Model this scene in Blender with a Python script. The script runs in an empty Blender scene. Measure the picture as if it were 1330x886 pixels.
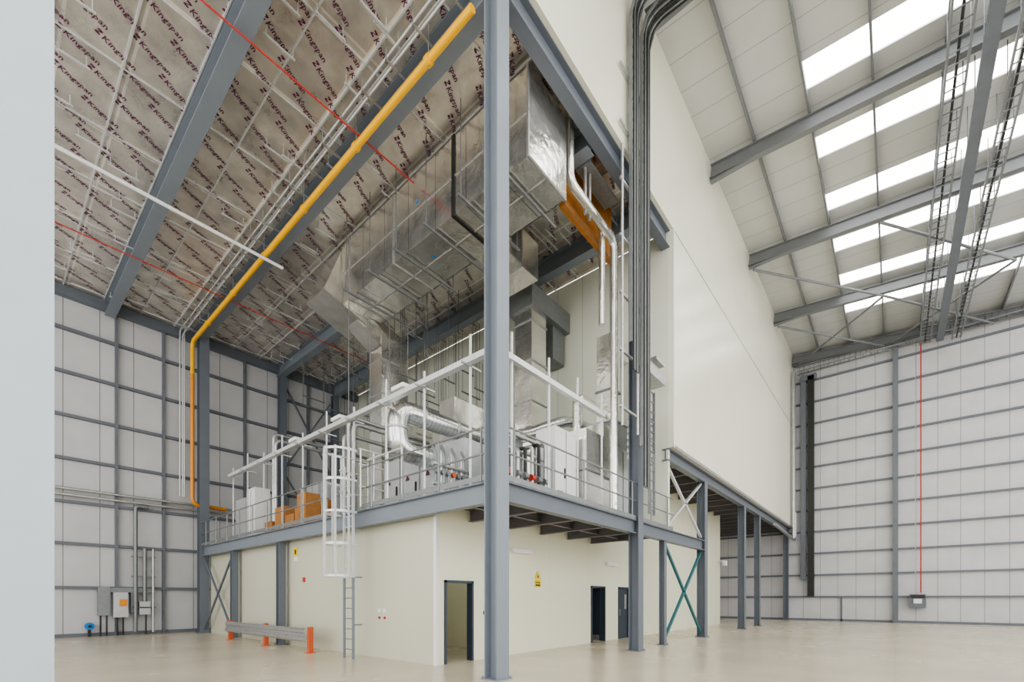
import bpy, math, random
from mathutils import Vector
random.seed(4)
V=Vector
# ---------------------------------------------------------------- materials
def mk(name,col,rough=0.5,metal=0.0,noise=0.0,nscale=3.0,bump=0.0,bscale=30.0,spec=0.5,stretch=(1,1,1),emit=None,es=0,rvar=0.0):
    m=bpy.data.materials.new(name); m.use_nodes=True
    nt=m.node_tree; p=nt.nodes['Principled BSDF']
    p.inputs['Roughness'].default_value=rough; p.inputs['Metallic'].default_value=metal
    p.inputs['Specular IOR Level'].default_value=spec
    tc=nt.nodes.new('ShaderNodeTexCoord'); mp=nt.nodes.new('ShaderNodeMapping'); mp.inputs['Scale'].default_value=stretch
    nt.links.new(tc.outputs['Object'],mp.inputs['Vector'])
    n=nt.nodes.new('ShaderNodeTexNoise'); n.inputs['Scale'].default_value=nscale; n.inputs['Detail'].default_value=5
    nt.links.new(mp.outputs[0],n.inputs['Vector'])
    r=nt.nodes.new('ShaderNodeValToRGB')
    a=1-noise; c=col
    r.color_ramp.elements[0].position=0.3; r.color_ramp.elements[1].position=0.7
    r.color_ramp.elements[0].color=(c[0]*a,c[1]*a,c[2]*a,1)
    b=1+noise*0.4
    r.color_ramp.elements[1].color=(min(1,c[0]*b),min(1,c[1]*b),min(1,c[2]*b),1)
    nt.links.new(n.outputs['Fac'],r.inputs[0]); nt.links.new(r.outputs[0],p.inputs['Base Color'])
    if rvar>0:
        mr=nt.nodes.new('ShaderNodeMapRange'); mr.inputs['From Min'].default_value=.3; mr.inputs['From Max'].default_value=.7
        mr.inputs['To Min'].default_value=max(0.05,rough-rvar); mr.inputs['To Max'].default_value=rough+rvar
        nt.links.new(n.outputs['Fac'],mr.inputs['Value']); nt.links.new(mr.outputs[0],p.inputs['Roughness'])
    if bump>0:
        n2=nt.nodes.new('ShaderNodeTexNoise'); n2.inputs['Scale'].default_value=bscale; n2.inputs['Detail'].default_value=3
        nt.links.new(mp.outputs[0],n2.inputs['Vector'])
        bp=nt.nodes.new('ShaderNodeBump'); bp.inputs['Strength'].default_value=bump; bp.inputs['Distance'].default_value=0.02
        nt.links.new(n2.outputs['Fac'],bp.inputs['Height']); nt.links.new(bp.outputs[0],p.inputs['Normal'])
    if emit:
        p.inputs['Emission Color'].default_value=(*emit,1); p.inputs['Emission Strength'].default_value=es
    return m
def seams(m,axis,period,width,dark=0.6,axis2=None,period2=1.0,width2=0.01):
    """thin joint lines every <period> m along object axis"""
    nt=m.node_tree; p=nt.nodes['Principled BSDF']
    tc=nt.nodes.new('ShaderNodeTexCoord'); sp=nt.nodes.new('ShaderNodeSeparateXYZ'); nt.links.new(tc.outputs['Object'],sp.inputs[0])
    def line(ax,per,w):
        a=nt.nodes.new('ShaderNodeMath'); a.operation='DIVIDE'; a.inputs[1].default_value=per; nt.links.new(sp.outputs[ax],a.inputs[0])
        f=nt.nodes.new('ShaderNodeMath'); f.operation='FRACT'; nt.links.new(a.outputs[0],f.inputs[0])
        l=nt.nodes.new('ShaderNodeMath'); l.operation='LESS_THAN'; l.inputs[1].default_value=w/per; nt.links.new(f.outputs[0],l.inputs[0])
        return l
    l=line(axis,period,width); out=l.outputs[0]
    if axis2 is not None:
        l2=line(axis2,period2,width2); mx=nt.nodes.new('ShaderNodeMath'); mx.operation='MAXIMUM'
        nt.links.new(out,mx.inputs[0]); nt.links.new(l2.outputs[0],mx.inputs[1]); out=mx.outputs[0]
    src=p.inputs['Base Color'].links[0].from_socket
    mix=nt.nodes.new('ShaderNodeMix'); mix.data_type='RGBA'; mix.blend_type='MULTIPLY'
    nt.links.new(out,mix.inputs['Factor']); nt.links.new(src,mix.inputs['A']); mix.inputs['B'].default_value=(dark,dark,dark*1.02,1)
    nt.links.new(mix.outputs['Result'],p.inputs['Base Color'])
    return m

M={}
M['floor']=seams(mk('concrete_floor',(0.56,0.50,0.395),0.25,0,0.09,0.35,0.02,60,rvar=.05),0,6.5,0.012,0.85,1,6.5,0.012)
M['cream']=seams(mk('cream_panel_x',(0.77,0.765,0.64),0.28,0,0.03,0.5),0,3.25,0.012,0.8)
M['creamroom']=seams(mk('cream_room_panel',(0.74,0.74,0.59),0.38,0,0.03,0.5),0,2.4,0.012,0.75,1,2.4,0.012)
M['creamy']=seams(mk('cream_panel_y',(0.70,0.71,0.61),0.45,0,0.03,0.5),1,1.2,0.025,0.65)
M['cladx']=seams(mk('cladding_left',(0.53,0.53,0.545),0.45,0,0.07,1.0),0,1.15,0.035,0.45)
M['clady']=seams(mk('cladding_far',(0.55,0.545,0.56),0.45,0,0.07,1.0),1,1.05,0.035,0.5)
M['roof']=seams(mk('roof_liner',(0.55,0.56,0.55),0.5,0,0.05,1.0),0,1.1,0.035,0.65)
M['foil']=seams(mk('foil_board',(0.70,0.665,0.60),0.33,0.68,0.24,1.6,0.55,6,rvar=.08),0,1.2,0.06,1.35,1,2.4,0.06)
M['duct']=seams(mk('foil_duct',(0.86,0.845,0.80),0.18,0.93,0.12,2.0,0.6,5,rvar=.06),1,1.25,0.03,0.55)
M['ductp']=mk('foil_duct_plain',(0.85,0.84,0.80),0.2,0.9,0.12,2.0,0.6,5,rvar=.06)
M['galv']=mk('galvanised_steel',(0.50,0.51,0.51),0.35,0.75,0.15,6)
M['galvd']=mk('galvanised_tray',(0.24,0.255,0.26),0.45,0.5,0.12,8)
M['galvw']=mk('galvanised_bright',(0.66,0.68,0.69),0.38,0.4,0.08,8)
M['spiral']=seams(mk('spiral_duct_steel',(0.74,0.76,0.76),0.2,0.93,0.05,5),0,0.14,0.015,0.55)
M['steel']=mk('painted_steel',(0.135,0.155,0.185),0.42,0,0.06,2)
M['steell']=mk('painted_steel_light',(0.20,0.23,0.265),0.38,0,0.05,2)
M['steel_daylit']=mk('painted_steel_daylit',(0.43,0.50,0.56),0.4,0,0.03,2)  # paler copy of the steel: daylight on the near column put into its colour
M['rail']=mk('girt_steel',(0.14,0.155,0.18),0.5,0,0.08,2)
M['roofst']=mk('roof_steel',(0.18,0.19,0.20),0.5,0,0.06,2)
M['soffit']=mk('deck_soffit',(0.38,0.37,0.35),0.6,0,0.1,2)
M['joist']=mk('joist_steel',(0.15,0.145,0.155),0.55,0,0.08,2)
M['white']=mk('white_paint',(0.76,0.77,0.77),0.4,0,0.03,3)
M['plant']=mk('plant_panel_grey',(0.48,0.50,0.51),0.4,0.3,0.06,3)
M['dark']=mk('dark_blue_door',(0.035,0.05,0.07),0.45,0,0.1,3)
M['black']=mk('black_plastic',(0.02,0.022,0.02),0.5,0,0.2,4)
M['yellow']=mk('gas_pipe_yellow',(0.90,0.48,0.01),0.35,0,0.05,4)
M['orange']=mk('gas_pipe_orange',(0.72,0.28,0.025),0.4,0,0.05,4)
M['red']=mk('red_paint',(0.50,0.04,0.03),0.5,0,0.1,4)
M['redor']=mk('barrier_post_red',(0.55,0.11,0.04),0.45,0,0.08,4)
M['teal']=mk('brace_teal',(0.035,0.14,0.16),0.45,0,0.08,4)
M['card']=mk('cardboard',(0.42,0.20,0.065),0.8,0,0.15,6)
M['purple']=mk('foil_print',(0.11,0.02,0.08),0.6,0,0.05,4)
M['blue']=mk('blue_tape',(0.02,0.2,0.55),0.5,0,0.05,4)
M['ply']=mk('plywood',(0.45,0.18,0.035),0.7,0,0.2,4)
M['sky']=mk('rooflight_glazing',(0.9,0.9,0.9),0.3,0,0,1,emit=(1.0,0.995,0.98),es=7.0)
M['fill_glow']=mk('room_fill_glow',(0.9,0.9,0.9),0.3,0,0,1,emit=(1,0.98,0.94),es=10.0)  # glow for the added light inside the room
M['lens']=mk('batten_lens',(0.85,0.85,0.83),0.3)
M['sign']=mk('sign_yellow',(0.80,0.60,0.0),0.5)

# ---------------------------------------------------------------- builder
class B:
    def __init__(s,name): s.name=name; s.v=[]; s.f=[]; s.mi=[]; s.sm=[]; s.mats=[]
    def mm(s,m):
        m=M[m]
        if m not in s.mats: s.mats.append(m)
        return s.mats.index(m)
    def add(s,vs,fs,m,smooth=False):
        o=len(s.v); i=s.mm(m); s.v+= [tuple(a) for a in vs]
        for f in fs: s.f.append([k+o for k in f]); s.mi.append(i); s.sm.append(smooth)
    def box(s,x0,x1,y0,y1,z0,z1,m):
        vs=[(x0,y0,z0),(x1,y0,z0),(x1,y1,z0),(x0,y1,z0),(x0,y0,z1),(x1,y0,z1),(x1,y1,z1),(x0,y1,z1)]
        s.add(vs,[(0,3,2,1),(4,5,6,7),(0,1,5,4),(1,2,6,5),(2,3,7,6),(3,0,4,7)],m)
        return s
    def obox(s,p0,p1,w,h,m,up=(0,0,1),off=(0,0)):
        p0=V(p0);p1=V(p1);t=(p1-p0).normalized(); sd=t.cross(V(up)).normalized(); u=sd.cross(t)
        c=sd*off[0]+u*off[1]; vs=[]
        for p in (p0+c,p1+c):
            for a,b in ((-1,-1),(1,-1),(1,1),(-1,1)): vs.append(p+sd*a*w/2+u*b*h/2)
        s.add(vs,[(0,1,2,3),(7,6,5,4),(0,4,5,1),(1,5,6,2),(2,6,7,3),(3,7,4,0)],m)
        return s
    def ibeam(s,p0,p1,w,h,m,up=(0,0,1),t=0.03):
        s.obox(p0,p1,w,t,m,up,(0,h/2-t/2)); s.obox(p0,p1,w,t,m,up,(0,-h/2+t/2)); s.obox(p0,p1,t,h-2*t,m,up)
        return s
    def sweep(s,pts,r,m,n=10,cap=True):
        pts=[V(p) for p in pts]; rings=[]; ref=None
        for i,p in enumerate(pts):
            if i==0:t=pts[1]-p
            elif i==len(pts)-1:t=p-pts[i-1]
            else:t=(pts[i+1]-p).normalized()+(p-pts[i-1]).normalized()
            t.normalize()
            if ref is None:
                ref=t.cross(V((0,0,1)) if abs(t.z)<0.9 else V((0,1,0))).normalized()
            ref=(ref-t*ref.dot(t)).normalized(); b=t.cross(ref)
            rings.append([p+(ref*math.cos(a)+b*math.sin(a))*r for a in [2*math.pi*k/n for k in range(n)]])
        vs=[q for R in rings for q in R]; fs=[]
        for i in range(len(rings)-1):
            for k in range(n):
                k2=(k+1)%n; fs.append((i*n+k,i*n+k2,(i+1)*n+k2,(i+1)*n+k))
        s.add(vs,fs,m,True)
        if cap:
            s.add(rings[0],[tuple(range(n))[::-1]],m); s.add(rings[-1],[tuple(range(n))],m)
        return s
    def cyl(s,p0,p1,r,m,n=8): return s.sweep([p0,p1],r,m,n)
    def ladder(s,p0,p1,side,w,m,step=0.3,th=0.03,dp=0.08):
        p0=V(p0);p1=V(p1);sd=V(side).normalized();t=(p1-p0).normalized()
        for q in (-1,1): s.obox(p0+sd*q*w/2,p1+sd*q*w/2,th,dp,m,up=sd.cross(t))
        L=(p1-p0).length; k=int(L/step)
        for i in range(k+1):
            c=p0+t*min(L,(i+.5)*step); s.obox(c-sd*w/2,c+sd*w/2,0.03,0.03,m,up=t)
        return s
    def done(s,parent=None):
        me=bpy.data.meshes.new(s.name); me.from_pydata(s.v,[],s.f)
        for m in s.mats: me.materials.append(m)
        me.polygons.foreach_set('material_index',s.mi); me.polygons.foreach_set('use_smooth',s.sm); me.update()
        o=bpy.data.objects.new(s.name,me); bpy.context.scene.collection.objects.link(o)
        if parent: o.parent=parent
        return o
def rnd(pts,R,n=6):
    pts=[V(p) for p in pts]; out=[pts[0]]
    for i in range(1,len(pts)-1):
        a,b,c=pts[i-1],pts[i],pts[i+1]; d1=(a-b).normalized(); d2=(c-b).normalized()
        s=b+d1*R; e=b+d2*R
        for k in range(n+1):
            t=k/n; out.append(s*(1-t)**2+b*2*t*(1-t)+e*t*t)
    out.append(pts[-1]); return out
XW=15.75   # start of the boxed-out upper volume
# ---------------------------------------------------------------- shell
B('floor').box(-12,41,-20,27.5,-0.2,0,'floor').done()
B('wall_left').box(-12,XW,26.5,26.7,0,14.9,'cladx').done()
B('wall_far').box(40,40.2,-20,26.5,0,21,'clady').done()
b=B('wall_upper'); b.box(-12,XW,5.95,6.12,14.62,20.3,'cream'); b.box(XW,40,5.95,6.12,6.95,20.3,'cream')
b.box(XW,40,5.935,5.95,14.58,14.615,'galv'); b.box(XW,XW+.1,5.92,5.95,6.95,14.6,'creamy')
b.box(XW,40,5.93,5.95,6.93,7.05,'galv'); b.done()
B('wall_partition').box(XW,XW+.15,6.12,26.5,4.1,14.6,'creamy').done()
b=B('wall_room'); y0,y1=8.56,8.70
doors=[(7.50,8.50),(14.6,15.65),(16.75,17.75)]; x=7.21
for a,c in doors:
    b.box(x,a,y0,y1,0,3.95,'creamroom'); b.box(a,c,y0,y1,2.1,3.95,'creamroom'); x=c
b.box(x,30.7,y0,y1,0,3.95,'creamroom'); b.box(XW,30.7,y0,y1,3.95,7.05,'creamroom')
b.box(7.21,7.33,8.70,25,0,3.95,'creamroom'); b.box(30.58,30.7,8.70,26.5,0,7.05,'creamroom')
b.box(7.33,19,12.3,12.4,0,3.95,'creamroom'); b.box(10.5,10.6,8.7,12.3,0,3.95,'creamroom')
b.box(7.19,7.21,8.5,8.6,0,3.95,'white'); b.box(7.2,7.3,8.545,8.56,0,3.95,'white')
b.done()
b=B('ceiling_left'); b.box(-12,XW,6.1,26.5,14.62,14.75,'foil'); b.done()
def rz(y): return 20-0.08*(6-y)
b=B('ceiling_hall')
def slab(b,x0,x1,y0,y1,m,dz=0,t=0.12):
    vs=[(x0,y0,rz(y0)+dz),(x1,y0,rz(y0)+dz),(x1,y1,rz(y1)+dz),(x0,y1,rz(y1)+dz)]
    vs+=[(a,c,z+t) for a,c,z in vs]
    b.add(vs,[(0,3,2,1),(4,5,6,7),(0,1,5,4),(1,2,6,5),(2,3,7,6),(3,0,4,7)],m)
slab(b,-12,40,2.4,6,'roof')
xs=[-7.9+3.3*i for i in range(14)]
prev=-12
w=B('window_1')
for xx in xs:
    slab(b,prev,xx-.55,-20,2.4,'roof'); slab(w,xx-.55,xx+.55,-10,2.4,'sky',0.05,0.05); slab(b,xx-.55,xx+.55,-20,-10,'roof'); prev=xx+.55
slab(b,prev,40,-20,2.4,'roof'); b.done(); w.done()
b=B('roof_purlins')
for i in range(9):
    y=4.25-1.83*i; b.obox((-12,y,rz(y)-.12),(40,y,rz(y)-.12),0.07,0.24,'roofst')
b.done()
for x in (-6.15,.35,6.85,13.35,19.85,26.35,32.85,39.6):
    b=B('roof_rafter'); b.ibeam((x,5.9,rz(5.9)-.55),(x,-19,rz(-19)-.55),0.25,0.55,'roofst')
    b.obox((x,5.9,rz(5.9)-.95),(x,4.2,rz(4.2)-.8),0.2,0.05,'roofst'); b.done()
b=B('roof_bracing')
for a,c in (((26.35,5.7,18.9),(32.85,.5,18.6)),((32.85,5.7,18.9),(39.5,.5,18.6)),((32.85,.5,18.6),(39.5,5.7,18.9)),((32.85,.5,18.6),(39.5,-4.5,18.2)),((26.35,.5,18.6),(32.85,-4.5,18.2)),((32.85,-4.5,18.2),(39.5,.5,18.6))):
    b.cyl(a,c,0.06,'roofst')
b.done()
b=B('trim_1')
for z in (2.1,3.95,5.7,7.5,9.3,11.1,12.9): b.box(-12,XW,26.33,26.5,z-.06,z+.06,'rail')
for x in (-1.0,4.0,5.7,9.2,12.6): b.box(x-.05,x+.05,26.3,26.5,0,14.6,'rail')
b.box(-12,XW,26.2,26.5,14.2,14.6,'steel'); b.box(-12,XW,26.4,26.5,0,.15,'rail'); b.done()
b=B('trim_2')
z=1.75
while z<19: b.box(39.85,40,-20,26.4,z-.06,z+.06,'rail'); z+=1.6
b.box(39.9,40,-20,26.4,0,.15,'rail'); b.box(39.6,40,-.14,.14,0,19.2,'rail'); b.box(39.9,40,2.9,3.0,0,1.7,'rail'); b.done()
# ---------------------------------------------------------------- primary steel
def col(x,y,z0,z1,w=.36,h=.36,m='steell',name='steel_column'):
    b=B(name); b.ibeam((x,y,z0),(x,y,z1),w,h,m,up=(0,1,0)); b.box(x-w/2-.05,x+w/2+.05,y-h/2-.05,y+h/2+.05,0 if z0<.1 else z0,(0 if z0<.1 else z0)+.025,m)
    if z0<.1:
        for sx in (-1,1):
            for sy in (-1,1): b.cyl((x+sx*(w/2+.02),y+sy*(h/2+.02),.02),(x+sx*(w/2+.02),y+sy*(h/2+.02),.06),.018,'galvd',6)
    b.done()
col(.29,6.21,0,14.6,m='steel_daylit'); col(6.85,6.21,0,14.6)
col(13.35,6.21,0,14.6,.34,.34,'steel')
col(15.6,6.25,0,3.65,.2,.2,'steel'); col(19.85,6.25,0,6.55,.34,.34,'steel')
col(26.35,6.25,0,6.55,.34,.34,'steel'); col(29.9,6.25,0,6.55,.3,.3,'steel'); col(39.4,6.3,0,6.55,.34,.34,'steel')
col(35.5,11,0,6.6,.3,.3,'steel')
for y in (21.1,16.6): col(6.95,y,0,3.62,.24,.24,'steel')
col(6.95,25.1,0,14,.4,.4,'steel'); col(11,26.1,4.1,14,.36,.36,'steel'); col(14.1,26.1,4.1,14,.36,.36,'steel')
def bm(name,p0,p1,w,h,m='steel'): 
    b=B(name); b.ibeam(p0,p1,w,h,m); return b.done()
for x in (3.75,6.9,10.9,14.15): bm('roof_beam',(x,6.4,14.27),(x,26.2,14.27),.36,.66,'steell')
bm('eaves_beam',(7.05,6.21,14.3),(XW,6.21,14.3),.3,.6)
bm('mezzanine_edge_beam',(6.95,6.42,3.86),(6.95,25,3.86),.22,.45,'steell')
bm('mezzanine_edge_beam',(7.05,6.21,3.86),(19.7,6.21,3.86),.22,.42,'steel')
bm('lintel_beam',(15.7,6.2,6.72),(39.9,6.2,6.72),.25,.42)
B('mezzanine_floor').box(7.08,XW,6.34,25,3.97,4.1,'soffit').done()
b=B('mezzanine_joists')
x=8.4
while x<XW: b.ibeam((x,6.35,3.8),(x,8.55,3.8),.15,.3,'joist',t=.015); x+=1.55
b.ibeam((7.1,7.4,3.83),(XW,7.4,3.83),.12,.22,'joist',t=.015); b.done()
B('upper_floor_soffit').box(XW+.15,40,6.12,26.4,7.08,7.2,'soffit').done()
b=B('upper_floor_joists'); x=17.4
while x<40: b.ibeam((x,6.35,6.9),(x,14,6.9),.15,.32,'joist',t=.015); x+=1.5
b.done()
def brace(segs,w,m):
    b=B('cross_brace')
    for a,c in segs: b.obox(a,c,w,w,m)
    b.done()
brace((((15.72,6.25,.2),(19.66,6.25,3.6)),((19.66,6.25,.2),(15.72,6.25,3.6))),.09,'teal')
brace((((15.9,6.25,4.2),(19.66,6.25,6.45)),((19.66,6.25,4.2),(15.9,6.25,6.45))),.09,'galvw')
brace((((6.95,21.25,.2),(6.95,24.88,3.5)),((6.95,24.88,.2),(6.95,21.25,3.5))),.07,'steel')
brace((((11.2,26.1,4.3),(13.9,26.1,8.5)),((13.9,26.1,4.3),(11.2,26.1,8.5)),((11.2,26.1,9),(13.9,26.1,13.5)),((13.9,26.1,9),(11.2,26.1,13.5))),.08,'steel')
# ---------------------------------------------------------------- foil print (one object)
cu=bpy.data.curves.new('t','FONT'); cu.body='Kingspan'; cu.size=.195; cu.resolution_u=1; cu.offset=.002
to=bpy.data.objects.new('t',cu); bpy.context.scene.collection.objects.link(to); bpy.context.view_layer.update()
tm=bpy.data.meshes.new_from_object(to.evaluated_get(bpy.context.evaluated_depsgraph_get()))
tv=[v.co.copy() for v in tm.vertices]; tf=[tuple(p.vertices) for p in tm.polygons]
bpy.data.objects.remove(to)
lg=[(-.17,.02),(-.05,.02),(-.05,.07),(-.12,.07),(-.12,.09),(-.05,.15),(-.05,.2),(-.17,.2),(-.17,.15),(-.1,.15),(-.1,.13),(-.17,.07)]
k0=len(tv); tv+=[V((a*.8,c*.8,0)) for a,c in lg]; tf.append(tuple(range(k0,k0+len(lg))))
b=B('ceiling_foil_print'); r=0; y=6.6; A=math.radians(22); ca,sa=math.cos(A),math.sin(A)
while y<26.1:
    x=-4+(.58 if r%2 else 0)
    while x<14.8:
        b.add([(x+a.x*ca+a.y*sa,y+a.x*sa-a.y*ca,14.612) for a in tv],tf,'purple')
        x+=1.17
    y+=.53; r+=1
b.done()
b=B('ceiling_battens')
for i in range(15):
    x=-4+1.26*i; b.box(x-.02,x+.02,6.4,26.2,14.57,14.62,'galvw')
for i in range(9):
    y=7.5+2.3*i; b.box(-6,XW-.1,y-.015,y+.015,14.58,14.62,'galvw')
for i in range(120):
    x=random.uniform(-3,15.2); y=random.uniform(7,26); 
    b.box(x-.35,x+.35,y-.02,y+.02,14.35,14.39,'galvw'); b.cyl((x-.3,y,14.35),(x-.3,y,14.62),.013,'galvw',5); b.cyl((x+.3,y,14.35),(x+.3,y,14.62),.013,'galvw',5)
b.done()
# ---------------------------------------------------------------- pipes along ceiling
b=B('gas_pipe')
b.sweep(rnd([(6.55,6.6,13.72),(6.55,25.25,13.72),(6.55,25.25,12)],.35),.085,'yellow',12)
b.sweep(rnd([(6.55,25.25,12.2),(6.55,25.25,6.05),(8.0,25.45,6.05)],.35),.085,'orange',12)
for y in range(8,25,3): b.cyl((6.55,y,13.6),(6.55,y,14.6),.015,'galv',6); b.cyl((6.55,y-.06,13.72),(6.55,y+.06,13.72),.11,'yellow',12)
b.done()
b=B('conduit_run')
for dx,dz in ((6.33,14.2),(6.22,14.35),(6.4,14.45)):
    b.sweep(rnd([(dx,6.6,dz),(dx,25.9,dz),(dx,25.9,6.5)],.2),.028,'galvw',8)
for y in range(7,26): b.box(6.1,6.75,y-.02,y+.02,14.1,14.14,'galv'); b.cyl((6.12,y,14.1),(6.12,y,14.6),.012,'galv',5)
b.done()
B('white_pipe').cyl((-6,16.8,13.5),(7.1,16.8,13.5),.055,'white',12).done()
B('sprinkler_line').cyl((-6,10.8,13.85),(8.3,10.8,13.85),.02,'red').done()
B('sprinkler_line').cyl((-6,20.8,13.85),(13,20.8,13.85),.02,'red').done()
# ---------------------------------------------------------------- big foil duct
b=B('rectangular_duct')
b.box(8.45,10.0,6.6,15.0,12.15,14.3,'duct')
for y in (6.62,12.0,14.6): b.box(8.42,10.03,y,y+.06,12.12,14.33,'galv')
b.box(8.41,10.04,9.2,9.3,12.11,14.34,'black')
b.box(8.43,8.45,6.6,15,13.2,13.24,'galv'); b.box(9.2,9.24,6.6,15,12.13,12.15,'galv')
for (y,m) in ((8.0,'red'),(10.8,'blue')):
    b.add([(8.44,y,13.4),(8.44,y+.12,13.4),(8.44,y+.06,13.52)],[(0,1,2)],m)
    b.add([(9.0,y,12.145),(9.12,y,12.145),(9.06,y+.12,12.145)],[(0,1,2)],m)
b.box(10.06,11.6,9.6,10.6,12.9,13.8,'ductp'); b.box(11.6,12.5,9.4,10.8,12.6,13.85,'ductp'); b.box(11.55,11.62,9.37,10.83,12.57,13.88,'galv')
vs=[(8.45,14.95,14.25),(10.0,14.95,14.25),(10.0,16.3,14.25),(8.45,16.3,14.25),(7.7,15.0,12.3),(9.3,14.9,11.75),(9.3,16.3,11.75),(7.7,16.3,12.3)]
b.add(vs,[(0,1,2,3),(7,6,5,4),(0,4,5,1),(1,5,6,2),(2,6,7,3),(3,7,4,0)],'ductp')
b.obox((9.0,15.4,12.2),(10.1,15.4,11.55),.75,.6,'ductp'); b.box(10.0,10.8,15.0,15.8,5.4,11.75,'ductp')
b.obox((9.0,16.0,12.9),(11.4,16.1,12.3),.6,.5,'ductp'); b.box(11.3,11.8,15.8,16.4,5.4,12.45,'ductp')
for z in (7,8.2,9.5,10.8): b.box(9.97,10.83,14.97,15.83,z,z+.05,'galv'); b.box(11.27,11.83,15.77,16.43,z,z+.05,'galv')
b.done()
b=B('rectangular_duct')
b.box(13.3,14.2,10.3,11.1,4.1,12.5,'ductp'); b.box(13.2,XW-.02,10.2,11.4,12.5,13.3,'galvd'); b.box(14.8,15.6,10.4,11.2,11.2,12.5,'galvd')
for z in (6,7.5,9,10.5,12): b.box(13.26,14.24,10.26,11.14,z,z+.05,'galv')
b.done()
b=B('rectangular_duct')  # lagged duct stepping down behind the plant
b.box(11.0,11.8,12.0,12.8,4.1,8.85,'ductp'); b.box(11.8,XW-.02,12.0,12.8,8.0,8.85,'ductp')
for x in (12.6,13.4,14.6): b.box(x,x+.05,11.97,12.83,7.97,8.88,'galv')
b.box(10.97,11.83,11.97,12.83,7.2,7.25,'galv')
b.done()
b=B('duct_hanger')
for y in (7.3,8.6,10,11.4,12.8,14.2):
    b.box(8.0,10.5,y-.03,y+.03,12.03,12.09,'galvd')
    for x in (8.1,10.4): b.cyl((x,y,12.0),(x,y,14.6),.015,'galvd',6)
b.done()
b=B('trapeze_hangers')
for i in range(34):
    x=random.uniform(11.4,15); y=random.uniform(13.0,24); z=random.uniform(8.5,12.3)
    b.box(x-.6,x+.6,y-.025,y+.025,z,z+.05,'galvd')
    for q in (-.55,.55): b.cyl((x+q,y,z),(x+q,y,14.6),.014,'galvd',5)
b.done()
b=B('spiral_duct')
b.sweep(rnd([(11.3,10.5,6.9),(7.5,10.5,6.9),(7.5,10.5,5.75),(8.9,10.5,5.75)],.5,8),.28,'spiral',20)
for p in ((8.3,),(9.6,),(10.6,)): b.cyl((p[0]-.03,10.5,6.9),(p[0]+.03,10.5,6.9),.31,'galv',20)
b.cyl((7.5,10.5,6.36),(7.5,10.5,6.30),.31,'galv',20)
b.done()
b=B('spiral_duct')
b.sweep(rnd([(10.5,9.2,6.6),(11.6,9.2,7.0),(13.6,8.95,8.0),(15.7,8.95,8.2)],.4,5),.19,'spiral',16)
b.sweep(rnd([(11.2,9.8,6.3),(12.5,9.8,7.6),(15.7,9.8,7.7)],.4,5),.16,'spiral',16)
b.done()
b=B('insulated_pipe')
b.sweep(rnd([(10.25,6.65,14.5),(10.25,6.65,12.8),(12.75,6.65,12.7),(12.75,6.65,4.3)],.3),.12,'ductp',14)
b.sweep(rnd([(10.55,6.85,14.5),(10.55,6.85,13.2),(12.35,6.85,13.1),(12.35,6.85,10)],.3),.1,'ductp',14)
for x in (11.2,11.45): b.cyl((x,6.75,12.6),(x,6.75,14.5),.05,'galv',8)
for z in (13.9,): b.box(11.1,12.8,6.55,7.0,z,z+.08,'galvd')
b.done()
b=B('timber_board'); b.box(10.7,13.6,7.2,7.3,12.75,14.55,'ply'); b.box(10.7,13.6,7.1,7.2,12.75,12.9,'card'); b.box(10.7,13.6,7.1,7.2,13.65,13.75,'card'); b.done()
# ---------------------------------------------------------------- cable risers at the second column
b=B('cable_riser')
for x,w in ((12.3,.42),(13.05,.5)):
    b.ladder((x,5.78,6.2 if x>13 else 9),(x,5.78,18.4),(1,0,0),w,'galvd',.3,.03,.1)
    path=[(x,5.78,18.4),(x,5.6,18.9),(x,5.1,19.15),(x,4.3,19.15)]
    for i in range(3): b.ladder(path[i],path[i+1],(1,0,0),w,'galvd',.3,.03,.1)
    b.ladder((x,4.3,19.1),(x,-12,17.9),(1,0,0),w,'galvd',.3,.03,.1)
    for k in range(6):
        cx=x-w/2+.06+k*(w-.12)/5
        b.sweep(rnd([(cx,5.72,5.0 if x>13 else 8.2),(cx,5.72,19.0),(cx,-12,17.85)],.6),.024,'galvd' if k in(1,4) else 'black',7)
b.ladder((13.35,5.7,4.2),(13.35,5.7,8),(1,0,0),.35,'galvd',.3)
for x in (11.7,12.7): b.cyl((x,5.85,6.5),(x,5.85,14.4),.04,'galv',8)
for z in (7,8.6,10.2,11.8,13.4,15,16.6): b.box(11.6,13.4,5.84,5.9,z,z+.06,'galv')
b.done()
b=B('junction_rack')
b.box(14.2,14.9,5.9,6.1,9.4,9.5,'galv'); b.box(13.6,15.2,6.0,6.6,8.9,9.15,'galv')
for i in range(8): b.box(13.75,15.0,6.3,6.7,6.2+.22*i,6.32+.22*i,'galv')
b.box(13.8,14.9,6.4,6.6,6.1,8.2,'galvd'); b.done()
b=B('cable_tray_wall')
b.ladder((39.6,5.6,18.6),(39.6,-14,18.6),(0,0,1),.5,'galvd',.3); b.ladder((39.3,5.5,18.3),(39.3,-14,18.3),(1,0,0),.6,'galvd',.4)
b.ladder((39.4,5.75,6.4),(39.4,5.75,18.6),(1,0,0),.5,'galvd',.3)
b.cyl((38.9,5.75,6),(38.9,5.75,18.4),.09,'galv'); b.cyl((39.2,5.75,6),(39.2,5.75,18.4),.09,'galv')
b.sweep(rnd([(39.3,5.7,8),(39.3,5.7,5.9),(33,5.9,6.4)],.5),.1,'galv')
b.done()
b=B('cable_riser_covered'); b.box(39.5,39.8,4.55,4.95,1.8,18,'black'); b.box(39.6,39.8,5.05,5.4,3,18,'rail'); b.box(39.5,39.82,4.4,5.4,17.7,18.1,'rail'); b.done()
b=B('overhead_cable_tray')
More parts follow.
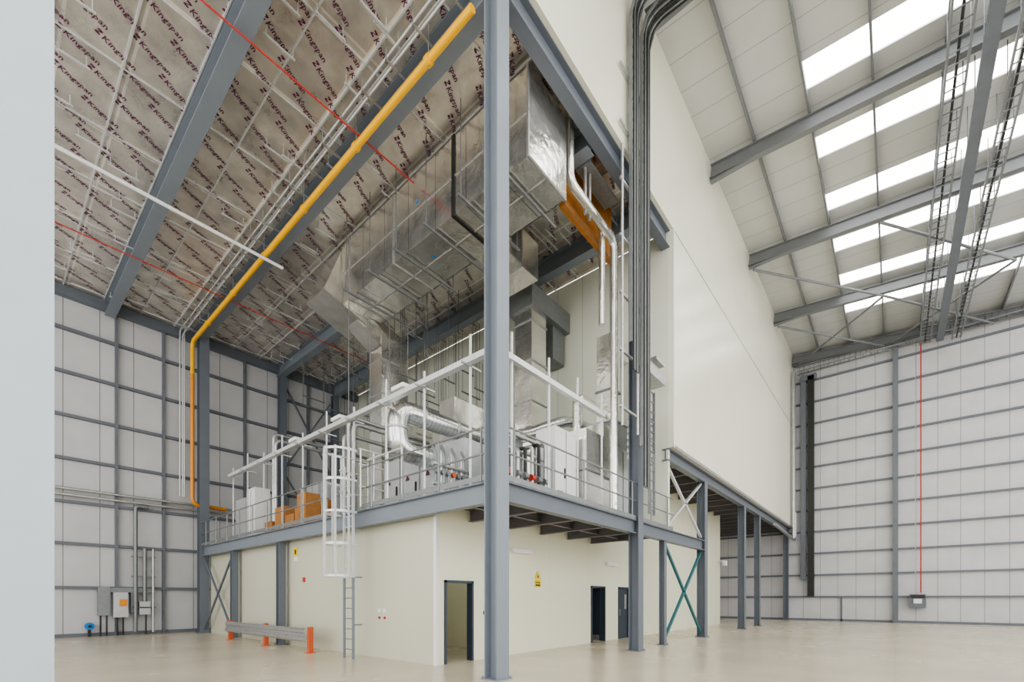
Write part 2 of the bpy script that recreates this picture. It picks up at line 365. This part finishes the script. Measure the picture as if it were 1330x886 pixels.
for y,w,m,z in ((-1.45,.5,'black',18.1),(-2.15,.35,'rail',18.0),(-2.9,.4,'black',17.9)):
    if m=='rail': b.box(8,39.5,y-w/2,y+w/2,z-.03,z+.02,m); b.box(8,39.5,y-w/2,y-w/2+.02,z,z+.1,m); b.box(8,39.5,y+w/2-.02,y+w/2,z,z+.1,m)
    else: b.ladder((8,y,z),(39.5,y,z),(0,1,0),w,'roofst',.45,.06,.12); b.cyl((8,y,z+.05),(39.5,y,z+.05),.04,'black')
    for x in range(9,39,2): b.cyl((x,y-w/2,z),(x,y-w/2,rz(y)-.03),.015,'rail',5); b.cyl((x,y+w/2,z),(x,y+w/2,rz(y)-.03),.015,'rail',5)
b.done()
b=B('hose_drop'); b.cyl((39.55,-1.26,2.0),(39.55,-1.26,18.2),.035,'red'); b.cyl((39.55,-1.0,2.0),(39.55,-1.0,17.5),.015,'galv'); b.box(39.4,39.8,-1.5,-.7,1.0,1.9,'rail'); b.box(39.35,39.4,-1.3,-.9,1.3,1.6,'white'); b.box(39.37,39.4,-1.45,-.75,1.65,1.85,'black'); b.done()
# ---------------------------------------------------------------- mezz guard rail + trunking
b=B('mezzanine_guardrail')
y=6.6
while y<25:
    if not 10.9<y<12.0: b.cyl((6.8,y,4.08),(6.8,y,5.2),.024,'galvd')
    y+=1.35
for z in (4.65,5.2):
    b.cyl((6.8,6.42,z),(6.8,11.15,z),.022,'galvd'); b.cyl((6.8,11.85,z),(6.8,25,z),.022,'galvd')
b.box(6.8,6.815,6.4,11.15,4.1,4.22,'galvd'); b.box(6.8,6.815,11.85,25,4.1,4.22,'galvd')
x=7.3
while x<16.2: b.cyl((x,6.12,4.05),(x,6.12,5.2),.024,'galvd'); x+=1.4
for z in (4.65,5.2): b.cyl((7.0,6.12,z),(16.2,6.12,z),.022,'galvd')
b.box(7,16.2,6.11,6.125,4.08,4.2,'galvd')
b.done()
b=B('trunking_frame')
b.box(7.0,7.15,6.6,22,6.86,6.89,'galvw'); b.box(7.0,7.02,6.6,22,6.89,6.99,'galvw'); b.box(7.13,7.15,6.6,22,6.89,6.99,'galvw')
b.box(7.0,11.7,6.38,6.5,6.86,6.89,'galvw'); b.box(7.0,11.7,6.38,6.4,6.89,6.99,'galvw'); b.box(7.0,11.7,6.48,6.5,6.89,6.99,'galvw')
y=7.2; k=0
while y<22: b.box(7.055,7.095,y-.02,y+.02,4.1,7.2 if k%2 else 7.5,'galvw'); b.box(6.8,7.4,y-.02,y+.02,6.78,6.82,'galv'); y+=1.6; k+=1
for x in (7.6,9.0,10.3,11.6): b.box(x-.02,x+.02,6.42,6.46,4.1,7.5,'galvw')
for y in (9.5,12.6,15.5): b.box(6.95,7.2,y,y+.5,7.02,7.12,'white')
b.done()
# caged ladder
b=B('caged_ladder')
ly0,ly1=11.22,11.68
for y in (ly0,ly1): b.box(6.56,6.62,y-.025,y+.025,0,2.2,'steell'); b.box(6.56,6.62,y-.025,y+.025,2.2,5.3,'galvw')
z=.25
while z<5.2: b.cyl((6.59,ly0,z),(6.59,ly1,z),.016,'steell' if z<2.2 else 'galvw'); z+=.28
for z in (.9,2.2,3.5): b.box(6.6,6.85,ly0-.02,ly0+.02,z,z+.04,'steell')
def hoop(z):
    pts=[(6.6,11.05,z)]+[(6.35-.42*math.sin(t)*1.05,11.45-.42*math.cos(t),z) for t in [math.pi*k/10 for k in range(11)]]+[(6.6,11.85,z)]
    for i in range(len(pts)-1): b.obox(pts[i],pts[i+1],.012,.06,'galvw')
for z in (2.25,3.1,3.95,4.8,5.6): hoop(z)
for k in (0,2.5,5,7.5,10):
    t=math.pi*k/10; px,py=6.35-.44*math.sin(t),11.45-.42*math.cos(t)
    b.obox((px,py,2.25),(px,py,5.65),.045,.045,'galvw',up=(1,0,0))
for y in (10.95,11.95):
    for z in (4.65,5.25,5.65): b.cyl((6.6,y,z),(7.5,y,z),.024,'galvw')
    for x in (6.65,7.05,7.5): b.cyl((x,y,4.1),(x,y,5.65),.024,'galvw')
for y in (10.0,9.4): b.cyl((6.85,y,4.1),(6.85,y,5.4),.024,'galvw')
for z in (4.65,5.4): b.cyl((6.85,9.4,z),(6.85,10.95,z),.024,'galvw')
b.done()
b=B('crash_barrier')
for y in (13.45,16.7,20.1): b.box(6.42,6.55,y-.07,y+.07,0,.78,'redor'); b.box(6.36,6.6,y-.13,y+.13,0,.02,'redor')
prof=[(0,.36),(.06,.42),(.06,.48),(0,.54),(0,.60),(.06,.66),(.06,.72),(0,.78)]
vs=[];
for yy in (13.55,20.3):
    for dx,z in prof: vs.append((6.40-dx,yy,z-.04))
n=len(prof); b.add(vs,[(i,i+1,n+i+1,n+i) for i in range(n-1)],'galv'); b.done()
# ---------------------------------------------------------------- doors
def frame(name,a,c,leaf):
    b=B(name)
    b.box(a,a+.06,8.52,8.72,0,2.1,'dark'); b.box(c-.06,c,8.52,8.72,0,2.1,'dark'); b.box(a,c,8.52,8.72,2.04,2.1,'dark')
    if leaf=='closed': b.box(a+.06,c-.06,8.6,8.65,0,2.04,'dark'); b.box(a+.12,a+.15,8.54,8.6,.95,1.2,'galv'); b.box(c-.35,c-.2,8.595,8.6,1.2,1.8,'galv')
    elif leaf=='left': b.box(a+.02,a+.07,8.74,9.6,0.02,2.04,'dark'); b.box(a+.07,a+.1,9.4,9.5,.95,1.1,'galv')
    else:
        b.box(c-.1,c-.05,8.7,9.6,0.02,2.04,'dark'); b.box(c-.12,c-.1,9.4,9.5,.95,1.1,'galv'); b.box(c-.105,c-.1,8.75,9.55,.03,.22,'galv')
    b.done()
frame('door_1',7.5,8.5,'left'); frame('door_2',14.6,15.65,'open'); frame('door_3',16.75,17.75,'closed')
B('baseboard_room').box(7.35,10.5,12.26,12.3,0,.15,'red').done()
def battenlamp(x,y,z):
    b=B('room_fill_light'); b.box(x-.45,x+.45,y-.12,y,z-.05,z+.05,'white'); b.box(x-.42,x+.42,y-.14,y-.02,z-.07,z-.04,'lens'); b.done()
battenlamp(10.5,8.555,3.05); battenlamp(16.1,8.555,2.98)
b=B('room_fill_light'); b.box(8.0,9.6,10.35,10.6,3.85,3.95,'fill_glow'); b.done()  # unseen glowing box, added to brighten the room behind the open door
b=B('warning_sign'); b.box(11.2,11.5,8.545,8.56,2.0,2.24,'sign'); b.box(11.23,11.47,8.54,8.545,2.03,2.08,'black'); b.box(11.23,11.47,8.54,8.545,2.12,2.15,'black'); b.add([(11.2,8.54,2.26),(11.5,8.54,2.26),(11.35,8.54,2.5)],[(0,1,2)],'sign'); b.add([(11.31,8.535,2.29),(11.39,8.535,2.29),(11.35,8.535,2.4)],[(0,1,2)],'black'); b.done()
b=B('warning_sign'); b.box(7.195,7.21,15.85,16.15,2.95,3.1,'white'); b.box(7.19,7.21,15.85,16.15,3.12,3.42,'sign'); b.box(7.185,7.19,15.95,16.05,3.18,3.34,'black'); b.done()
b=B('fire_call_point'); b.box(7.16,7.21,15.3,15.42,2.2,2.35,'red'); b.done()
b=B('socket_outlets'); 
for y in (10.6,10.85): b.box(7.17,7.21,y,y+.09,1.25,1.36,'white'); b.box(7.17,7.21,y+.02,y+.07,1.08,1.14,'red')
b.done()
b=B('socket_outlets'); b.box(8.9,9.0,8.52,8.56,1.2,1.3,'black'); b.done()
b=B('security_camera'); b.cyl((30.4,8.55,4.0),(30.4,8.2,4.0),.05,'white'); b.sweep([(30.4,8.2,4.0),(30.4,8.2,3.7)],.15,'white',12); b.done()
# ---------------------------------------------------------------- left wall services
b=B('wall_pipework')
for z in (5.95,6.2): b.cyl((-12,26.2,z),(8.5,26.2,z),.06,'galv',10)
b.sweep(rnd([(4.62,26.12,0.15),(4.62,26.12,5.8),(5.1,26.12,5.8)],.15),.075,'galvd'); b.cyl((4.95,26.12,1.5),(4.95,26.12,3.9),.08,'galvd'); b.cyl((5.25,26.12,.1),(5.25,26.12,3.9),.05,'galv')
for z in (1.2,2.6,3.5): b.box(4.5,5.35,26.1,26.34,z,z+.05,'galvd')
b.done()
b=B('electrical_panel')
b.box(3.35,3.75,26.1,26.33,.9,2.15,'galvd'); b.box(3.85,4.35,26.05,26.33,.8,1.9,'plant'); b.box(3.4,5.2,26.2,26.35,1.9,2.1,'galvd')
b.box(4.05,4.3,26.0,26.05,1.3,1.6,'orange'); b.box(4.75,5.15,26.1,26.33,.9,1.5,'plant'); b.box(4.45,4.6,26.1,26.33,1.0,1.9,'rail')
for x in (3.45,3.65,4.0,4.2,5.0): b.cyl((x,26.2,0),(x,26.2,1),.03,'black')
b.done()
b=B('hose_reel'); b.cyl((3.1,26.3,.45),(3.1,26.12,.45),.16,'blue',14); b.cyl((3.1,26.35,.45),(3.1,26.08,.45),.06,'black',12); b.box(3.05,3.15,26.2,26.3,0,.4,'black'); b.done()
# ---------------------------------------------------------------- mezz plant
b=B('air_handling_unit')
b.box(8.9,10.9,9.3,13.2,4.3,6.2,'plant'); b.box(8.85,10.95,9.25,13.25,4.1,4.3,'steel')
for x in (9.6,10.4): b.box(x-.02,x+.02,9.28,9.3,4.3,6.2,'galvd')
for y in (10.3,11.3,12.3): b.box(8.88,8.9,y-.02,y+.02,4.3,6.2,'galvd')
for y in (9.4,10.4,11.4,12.4): b.box(8.86,8.9,y+.05,y+.1,5,5.3,'black'); b.add([(8.88,y+.4,5.4),(8.88,y+.6,5.4),(8.88,y+.5,5.6)],[(0,1,2)],'purple')
b.done()
b=B('control_cabinet'); b.box(10.8,11.9,7.5,8.2,4.2,6.65,'white'); b.box(11.34,11.36,7.49,7.5,4.3,6.6,'galvd'); b.box(11.25,11.29,7.47,7.5,5.2,5.5,'black'); b.box(10.8,11.9,7.5,8.2,4.1,4.2,'steel'); b.box(10.9,11.2,7.485,7.5,4.5,4.8,'galvd'); b.done()
b=B('lagged_vessel'); b.box(13.25,13.9,7.3,8.6,4.1,7.4,'ductp'); b.box(14.0,15.4,7.2,8.7,4.1,6.8,'plant'); b.box(12.1,13.2,7.25,8.6,4.1,6.9,'ductp'); b.box(12.07,13.93,7.22,8.62,5.6,5.64,'galvd')
for x in (14.45,14.95): b.box(x-.015,x+.015,7.18,7.2,4.2,6.7,'galvd')
b.box(13.2,13.25,7.35,8.5,4.1,7.0,'galvd')
b.box(14.2,15.2,7.4,8.4,6.8,7.8,'galvd'); b.box(14.15,15.25,7.35,8.45,7.8,7.86,'galv'); b.obox((14.7,7.9,7.8),(14.7,7.9,10.4),.6,.6,'ductp',up=(0,1,0)); b.box(14.35,15.05,7.55,8.25,9.0,9.05,'galvd'); b.box(14.4,XW-.02,7.6,8.2,10.4,11.0,'ductp')
b.sweep(rnd([(12.6,7.9,6.9),(12.6,7.9,8.2),(14.4,7.9,8.2)],.3),.15,'ductp',12); b.done()
b=B('pump_skid'); b.box(8.7,10.5,7.3,8.4,4.1,4.3,'steel')
for i in range(6):
    x=8.8+.3*i; b.sweep(rnd([(x,7.5,4.3),(x,7.5,5.4+.12*i),(x,8.2,5.4+.12*i),(x,8.2,4.3)],.12),.05,'galv' if i%2 else 'black'); b.cyl((x-.08,7.5,4.9),(x+.08,7.5,4.9),.09,'red' if i%3==0 else 'galvd',10)
b.box(9.1,9.8,7.9,8.3,4.3,6.0,'galvd'); b.box(9.15,9.35,7.88,7.9,5.2,5.6,'redor')
for z in (5.6,6.0): b.cyl((8.7,7.7,z),(10.6,7.7,z),.06,'galv')
b.done()
b=B('valve_manifold')
for i in range(7):
    x=7.6+.18*i; b.sweep(rnd([(x,9.0,4.2),(x,9.0,5.4),(x,9.2,5.7)],.1),.04,'galv' if i%2 else 'galvd'); b.cyl((x,8.96,4.9),(x,8.88,4.9),.07,'redor' if i==3 else 'galvd',8)
b.cyl((7.5,9.0,5.1),(8.85,9.0,5.1),.06,'galv'); b.cyl((7.5,9.0,4.6),(8.85,9.0,4.6),.06,'galv'); b.box(7.45,8.85,8.9,9.1,4.1,4.25,'steel'); b.done()
b=B('control_cabinet'); b.box(7.5,8.1,20.4,21.3,4.1,6.3,'white'); b.box(7.49,7.5,20.84,20.86,4.2,6.2,'galvd'); b.box(7.5,8.1,21.4,22.6,4.1,6.0,'plant'); b.done()
b=B('cardboard_boxes')
for p in ((7.35,15.6,.6,.8,.75),(7.35,16.5,.55,.7,.6),(7.4,17.4,.6,.8,1.0),(8.3,16.4,.6,.9,1.3),(7.4,18.5,.5,.7,.55)):
    b.box(p[0],p[0]+p[2],p[1],p[1]+p[3],4.1,4.1+p[4],'card'); b.box(p[0]-.003,p[0]+p[2]+.002,p[1]+p[3]/2-.02,p[1]+p[3]/2+.02,4.1,4.102+p[4],'ply')
b.box(7.38,7.9,15.65,16.3,4.85,5.35,'card'); b.box(7.3,9.0,15.5,19.3,4.1,4.13,'ply'); b.done()
b=B('plant_pipework')
for i,(y,z) in enumerate(((13.6,7.4),(13.9,7.7),(14.2,7.2),(19.6,8.2),(19.8,8.5))):
    b.sweep(rnd([(8,y,4.2),(8,y,z),(XW-.05,y,z)],.25),.07,'galv',8)
for i in range(9):
    x=8+i*.8; b.cyl((x,13.9,7.7),(x,13.9,12.0),.014,'galvd',5)
b.done()
b=B('air_handling_unit'); b.box(12,14.5,16.6,17.9,4.1,7.4,'plant'); b.box(12.5,14,16.8,17.6,7.4,9.5,'ductp'); b.box(9.2,11,18.4,19.4,4.1,6.5,'plant'); b.box(9.19,9.2,18.9,18.92,4.1,6.5,'galvd'); b.done()
# ---------------------------------------------------------------- light
w=bpy.data.worlds.new('World'); bpy.context.scene.world=w; w.use_nodes=True
bg=w.node_tree.nodes['Background']; bg.inputs[0].default_value=(1,.99,.965,1); bg.inputs[1].default_value=2.9
try: bpy.context.scene.view_settings.look='AgX - Medium High Contrast'
except Exception as e: print(e)
# ---------------------------------------------------------------- camera
cd=bpy.data.cameras.new('camera'); co=bpy.data.objects.new('camera',cd); bpy.context.scene.collection.objects.link(co)
cd.sensor_width=36; cd.lens=588.3/1330*36; cd.shift_y=334/1330; cd.clip_start=.05; cd.clip_end=300
co.location=(0,0,1.65); co.rotation_euler=(math.radians(90),0,math.radians(40.25-90))
bpy.context.scene.camera=co
